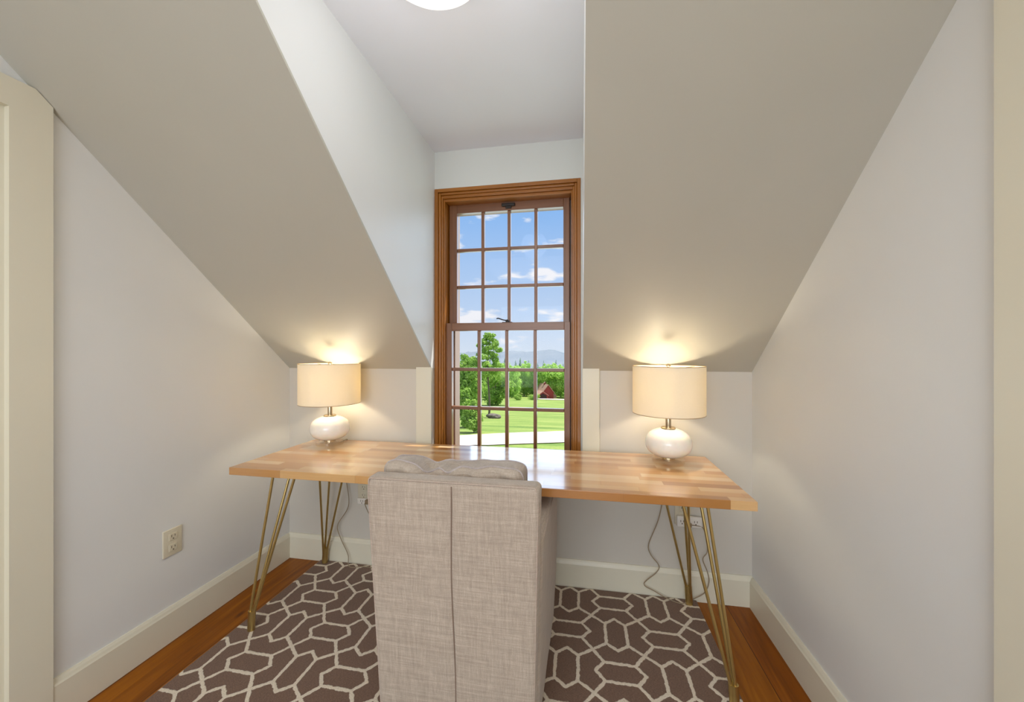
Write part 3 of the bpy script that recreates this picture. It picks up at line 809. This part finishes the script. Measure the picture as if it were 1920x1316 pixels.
for rowi, (Y, stepx) in enumerate(((138, 3.8), (147, 3.6), (157, 3.8))):
    x = -66+rowi*1.3
    while x < 6:
        xx = x+rng.uniform(-.8, .8); yy = Y+rng.uniform(-3, 3)
        if not (rowi == 0 and xx > -21):
            s = rng.uniform(.92, 1.14)
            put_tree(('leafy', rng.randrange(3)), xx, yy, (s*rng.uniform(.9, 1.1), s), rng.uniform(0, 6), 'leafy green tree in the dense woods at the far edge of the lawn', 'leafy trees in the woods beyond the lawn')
        x += stepx
for i in range(20):
    xx = -62+i*3.6+rng.uniform(-1, 1)
    s = rng.uniform(.9, 1.12); put_tree(('conifer', i % 2), xx, 166+rng.uniform(-3, 3), (s, s), rng.uniform(0, 6), 'dark pointed conifer rising behind the leafy woods', 'conifers behind the leafy woods')
# medium trees on the left, nearer
def big_tree(name, x, y, H, Wd, z0, nb, nl, leaf, seed, label, cat='tree', mat=LEAF, trunk_r=.16, loose=1):
    rng = random.Random(seed); t = empty(name, (x, y, gz(x, y)-.05), 0, label, cat)
    bl = crown_blobs(rng, H, Wd, z0, nb)
    if name == 'tall_tree':
        bl = []
        for i in range(36):
            k = (i/35)**.9; z = 5.6+5.6*k; e = 2.3*(1-k)**.55+.25; a = i*2.4+rng.uniform(-.4, .4); q = e*rng.uniform(.35, 1); sz_ = rng.uniform(.5, .85)*(1.15-.5*k)
            bl.append((q*math.cos(a), q*math.sin(a), z, sz_, sz_*.6))
    o = bpy.data.objects.new('foliage', mk_mesh(blob_leaves(rng, bl, nl, leaf), mat, 'foliage')); COL.objects.link(o); o.parent = t
    o = bpy.data.objects.new('trunk', mk_mesh(trunk_bm(rng, H*.92, trunk_r), BARK, 'trunk')); COL.objects.link(o); o.parent = t
# tall thin tree beside the rock (Y ~ 50)
big_tree('tall_tree', -12.2, 50, 11.2, 3.4, 4.6, 26, 4600, .17, 5, 'tall slender tree with bare lower trunk beside the lawn boulder')
big_tree('leafy_tree', -17.4, 56, 9.0, 3.4, .8, 20, 5200, .24, 8, 'bushy green tree at the left edge of the view, behind the shrub')
big_tree('leafy_tree', -22.4, 78, 10.8, 4.6, .4, 22, 4200, .3, 9, 'broad bright green tree left of the tall tree, well back')
big_tree('leafy_tree', -20.6, 92, 10.4, 4.2, .4, 22, 4200, .3, 12, 'rounded pale green tree right behind the tall tree trunk')
big_tree('leafy_tree', -29, 118, 9.6, 5.2, .4, 22, 4200, .34, 13, 'low rounded tree at the woods edge left of the barn')
big_tree('shrub', -7.9, 27.3, 2.5, 1.1, .3, 12, 4200, .10, 14, 'green shrub at the near left corner beside the driveway', 'shrub', LEAF, .04)
big_tree('shrub', -9.75, 31.5, 3.4, 1.3, .3, 12, 3600, .12, 15, 'taller green shrub behind the near left shrub', 'shrub', LEAF, .04)
for i, (x, y, s, lab) in enumerate(((-14.6, 124, 1.0, 'low green bush on the lawn edge left of the barn yard'), (-19.5, 120, .9, 'low green bush farther left along the lawn edge'))):
    big_tree('bush', x, y, 2.0*s, 2.2*s, .2, 9, 1500, .16, 30+i, lab, 'bush', LEAF, .04)
# boulder
bm = bmesh.new(); bmesh.ops.create_icosphere(bm, subdivisions=4, radius=1)
for v in bm.verts:
    n = noise.noise(v.co*1.4+Vector((3, 1, 2))); v.co *= 1+.28*n+.08*noise.noise(v.co*5); v.co.x *= .85; v.co.y *= .6; v.co.z *= .42
m = NT('boulder_stone'); n1 = m.noise(m.coord(), 3, 6, .7); m.bsdf(Base_Color=m.ramp(n1, [(.3, srgb(92, 84, 80)), (.7, srgb(160, 150, 140))]), Roughness=.9)
o = link('boulder', bm, m.m, None, True); o.location = (-10.95, 47.6, gz(-10.95, 47.6)+.25); tag(o, 'grey boulder lying on the lawn by the tall tree', 'rock')
# barn
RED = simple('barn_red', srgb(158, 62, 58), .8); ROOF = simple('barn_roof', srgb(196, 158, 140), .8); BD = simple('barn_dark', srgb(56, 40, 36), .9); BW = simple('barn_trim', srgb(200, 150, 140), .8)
bx, by = -11.8, 140
barn = empty('barn', (bx, by, gz(bx, by)-.1), R(28), 'small red barn with tan roof beside the far woods', 'barn')
def gable(bm, x0, x1, y0, y1, h, rh):
    ym = (x0+x1)/2
    prism(bm, [(x0, 0), (x1, 0), (x1, h), (ym, h+rh), (x0, h)], 'y', y0, y1)
link('wall', (lambda b: (gable(b, -2.2, 2.2, 0, 7.5, 2.4, 2.7), b)[1])(bmesh.new()), RED, barn)
def roof(bm, x0, x1, y0, y1, h, rh, t=.16, ov=.35):
    xm = (x0+x1)/2; k = rh/(xm-x0)
    prism(bm, [(x0-ov, h-k*ov), (xm, h+rh), (x1+ov, h-k*ov), (x1+ov, h-k*ov+t*1.5), (xm, h+rh+t*1.5), (x0-ov, h-k*ov+t*1.5)], 'y', y0-ov, y1+ov)
rf = bmesh.new(); roof(rf, -2.2, 2.2, 0, 7.5, 2.4, 2.7); link('roof', rf, ROOF, barn)
bm = B(-.35, .35, 2.6, 3.3, 4.6, 5.6); o = link('cupola', bm, RED, barn)
rf = bmesh.new(); roof(rf, -.35, .35, 2.6, 3.3, 5.6, .4, .06, .1); link('cupola_roof', rf, ROOF, o)
o = link('porch', (lambda b: (gable(b, -4.6, -.6, -1.4, 2.5, 1.5, 1.4), b)[1])(bmesh.new()), RED, barn)
rf = bmesh.new(); roof(rf, -4.6, -.6, -1.4, 2.5, 1.5, 1.4, .12, .25); link('porch_roof', rf, ROOF, o)
link('door_opening', prism(bmesh.new(), [(-4.1, 0), (-1.1, 0), (-1.1, 1.5), (-2.6, 2.3), (-4.1, 1.5)], 'y', -1.46, -1.41), BD, o)  # flat dark panel, the shade inside the porch opening put into its colour
link('lean_to', (lambda b: prism(b, [(2.2, 0), (3.8, 0), (3.8, 1.2), (2.2, 2.0)], 'y', 1, 6))(bmesh.new()), BW, barn)

# outdoor surfaces are darker in albedo than the painted room, since full sun falls on them
def deepen(m, f):
    for n in m.node_tree.nodes:
        if n.bl_idname == 'ShaderNodeValToRGB':
            for e in n.color_ramp.elements: e.color = (e.color[0]*f, e.color[1]*f, e.color[2]*f, 1)
        elif n.bl_idname == 'ShaderNodeMix':
            for i in (6, 7):
                if not n.inputs[i].is_linked:
                    c = n.inputs[i].default_value; n.inputs[i].default_value = (c[0]*f, c[1]*f, c[2]*f, 1)
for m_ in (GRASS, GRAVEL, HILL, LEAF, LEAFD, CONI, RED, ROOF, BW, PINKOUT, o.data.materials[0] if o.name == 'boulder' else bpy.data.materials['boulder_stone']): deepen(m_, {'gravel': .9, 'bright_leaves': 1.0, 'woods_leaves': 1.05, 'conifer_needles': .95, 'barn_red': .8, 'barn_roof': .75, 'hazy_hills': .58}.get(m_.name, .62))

# ------------------------------------------------------------------ sky and lights
w = bpy.data.worlds.new('World'); sc.world = w; w.use_nodes = True
nt = w.node_tree; nt.nodes.clear(); N = nt.nodes; Lk = nt.links
tc = N.new('ShaderNodeTexCoord'); sp = N.new('ShaderNodeSeparateXYZ'); Lk.new(tc.outputs['Generated'], sp.inputs[0])
gr = N.new('ShaderNodeValToRGB'); Lk.new(sp.outputs[2], gr.inputs[0])
for e, (p, c) in zip([gr.color_ramp.elements[0], gr.color_ramp.elements[1], gr.color_ramp.elements.new(.12), gr.color_ramp.elements.new(.35)],
                     [(0, srgb(214, 226, 242)), (1, srgb(96, 146, 216)), (.10, srgb(192, 214, 244)), (.35, srgb(140, 186, 242))]):
    e.position = p; e.color = (*c, 1)
mp = N.new('ShaderNodeMapping'); Lk.new(tc.outputs['Generated'], mp.inputs[0]); mp.inputs['Scale'].default_value = (2.6, 2.6, 8.5); mp.inputs['Location'].default_value = (6.35, .2, .6)
ns = N.new('ShaderNodeTexNoise'); Lk.new(mp.outputs[0], ns.inputs[0]); ns.inputs['Scale'].default_value = 3.2; ns.inputs['Detail'].default_value = 7; ns.inputs['Roughness'].default_value = .52
cr = N.new('ShaderNodeValToRGB'); Lk.new(ns.outputs[0], cr.inputs[0])
cr.color_ramp.elements[0].position = .54; cr.color_ramp.elements[0].color = (0, 0, 0, 1); cr.color_ramp.elements[1].position = .63; cr.color_ramp.elements[1].color = (1, 1, 1, 1)
mx = N.new('ShaderNodeMix'); mx.data_type = 'RGBA'; Lk.new(cr.outputs[0], mx.inputs[0]); Lk.new(gr.outputs[0], mx.inputs[6]); mx.inputs[7].default_value = (*srgb(244, 244, 250), 1)
bg = N.new('ShaderNodeBackground'); Lk.new(mx.outputs[2], bg.inputs[0]); bg.inputs[1].default_value = 1.0
wo = N.new('ShaderNodeOutputWorld'); Lk.new(bg.outputs[0], wo.inputs[0])

def light(name, typ, loc, rot, energy, color=(1, 1, 1), **kw):
    l = bpy.data.lights.new(name, typ); l.energy = energy; l.color = color
    for k, v in kw.items(): setattr(l, k, v)
    o = bpy.data.objects.new(name, l); COL.objects.link(o); o.location = loc; o.rotation_euler = rot; return o
d = Vector((.38, .27, 1)).normalized()
sun = light('sun', 'SUN', (5, 8, 20), d.to_track_quat('Z', 'Y').to_euler(), 7.0, (1, .96, .88), angle=R(.5))
# room fill added at the windowless rear wall, standing in for daylight from behind
light('rear_daylight', 'AREA', (-.47, YN+.05, 1.35), (R(90), 0, 0), 52, (.80, .91, 1), shape='RECTANGLE', size=2.0, size_y=1.5)
light('rear_ceiling', 'AREA', (-.47, -.9, CZ-.03), (0, 0, 0), 22, (1, .95, .88), shape='RECTANGLE', size=1.6, size_y=1.6)  # added overhead fill, no ceiling fixture hangs here
light('window_daylight', 'AREA', (-.42, 2.60, 1.55), (R(-80), 0, 0), 8.5, (.66, .81, 1), shape='RECTANGLE', size=.75, size_y=1.5)  # added panel outside the glass, strengthens the sky light coming in
light('dome_light', 'POINT', (-.42, 1.02, CZ-.2), (0, 0, 0), 3.6, (.97, .98, 1), shadow_soft_size=.12)

# ------------------------------------------------------------------ camera
cam = bpy.data.cameras.new('camera'); cam.sensor_width = 36; cam.lens = 36*716/1920; cam.clip_start = .02; cam.clip_end = 8000
co = bpy.data.objects.new('camera', cam); COL.objects.link(co); co.location = (0, 0, 1.27); co.rotation_euler = (R(90), 0, R(10.2))
sc.camera = co
sc.view_settings.view_transform = 'Standard'; sc.view_settings.look = 'None'; sc.view_settings.exposure = 0
sc.cycles.use_denoising = True
sc.cycles.max_bounces = 10; sc.cycles.diffuse_bounces = 6; sc.cycles.transparent_max_bounces = 16
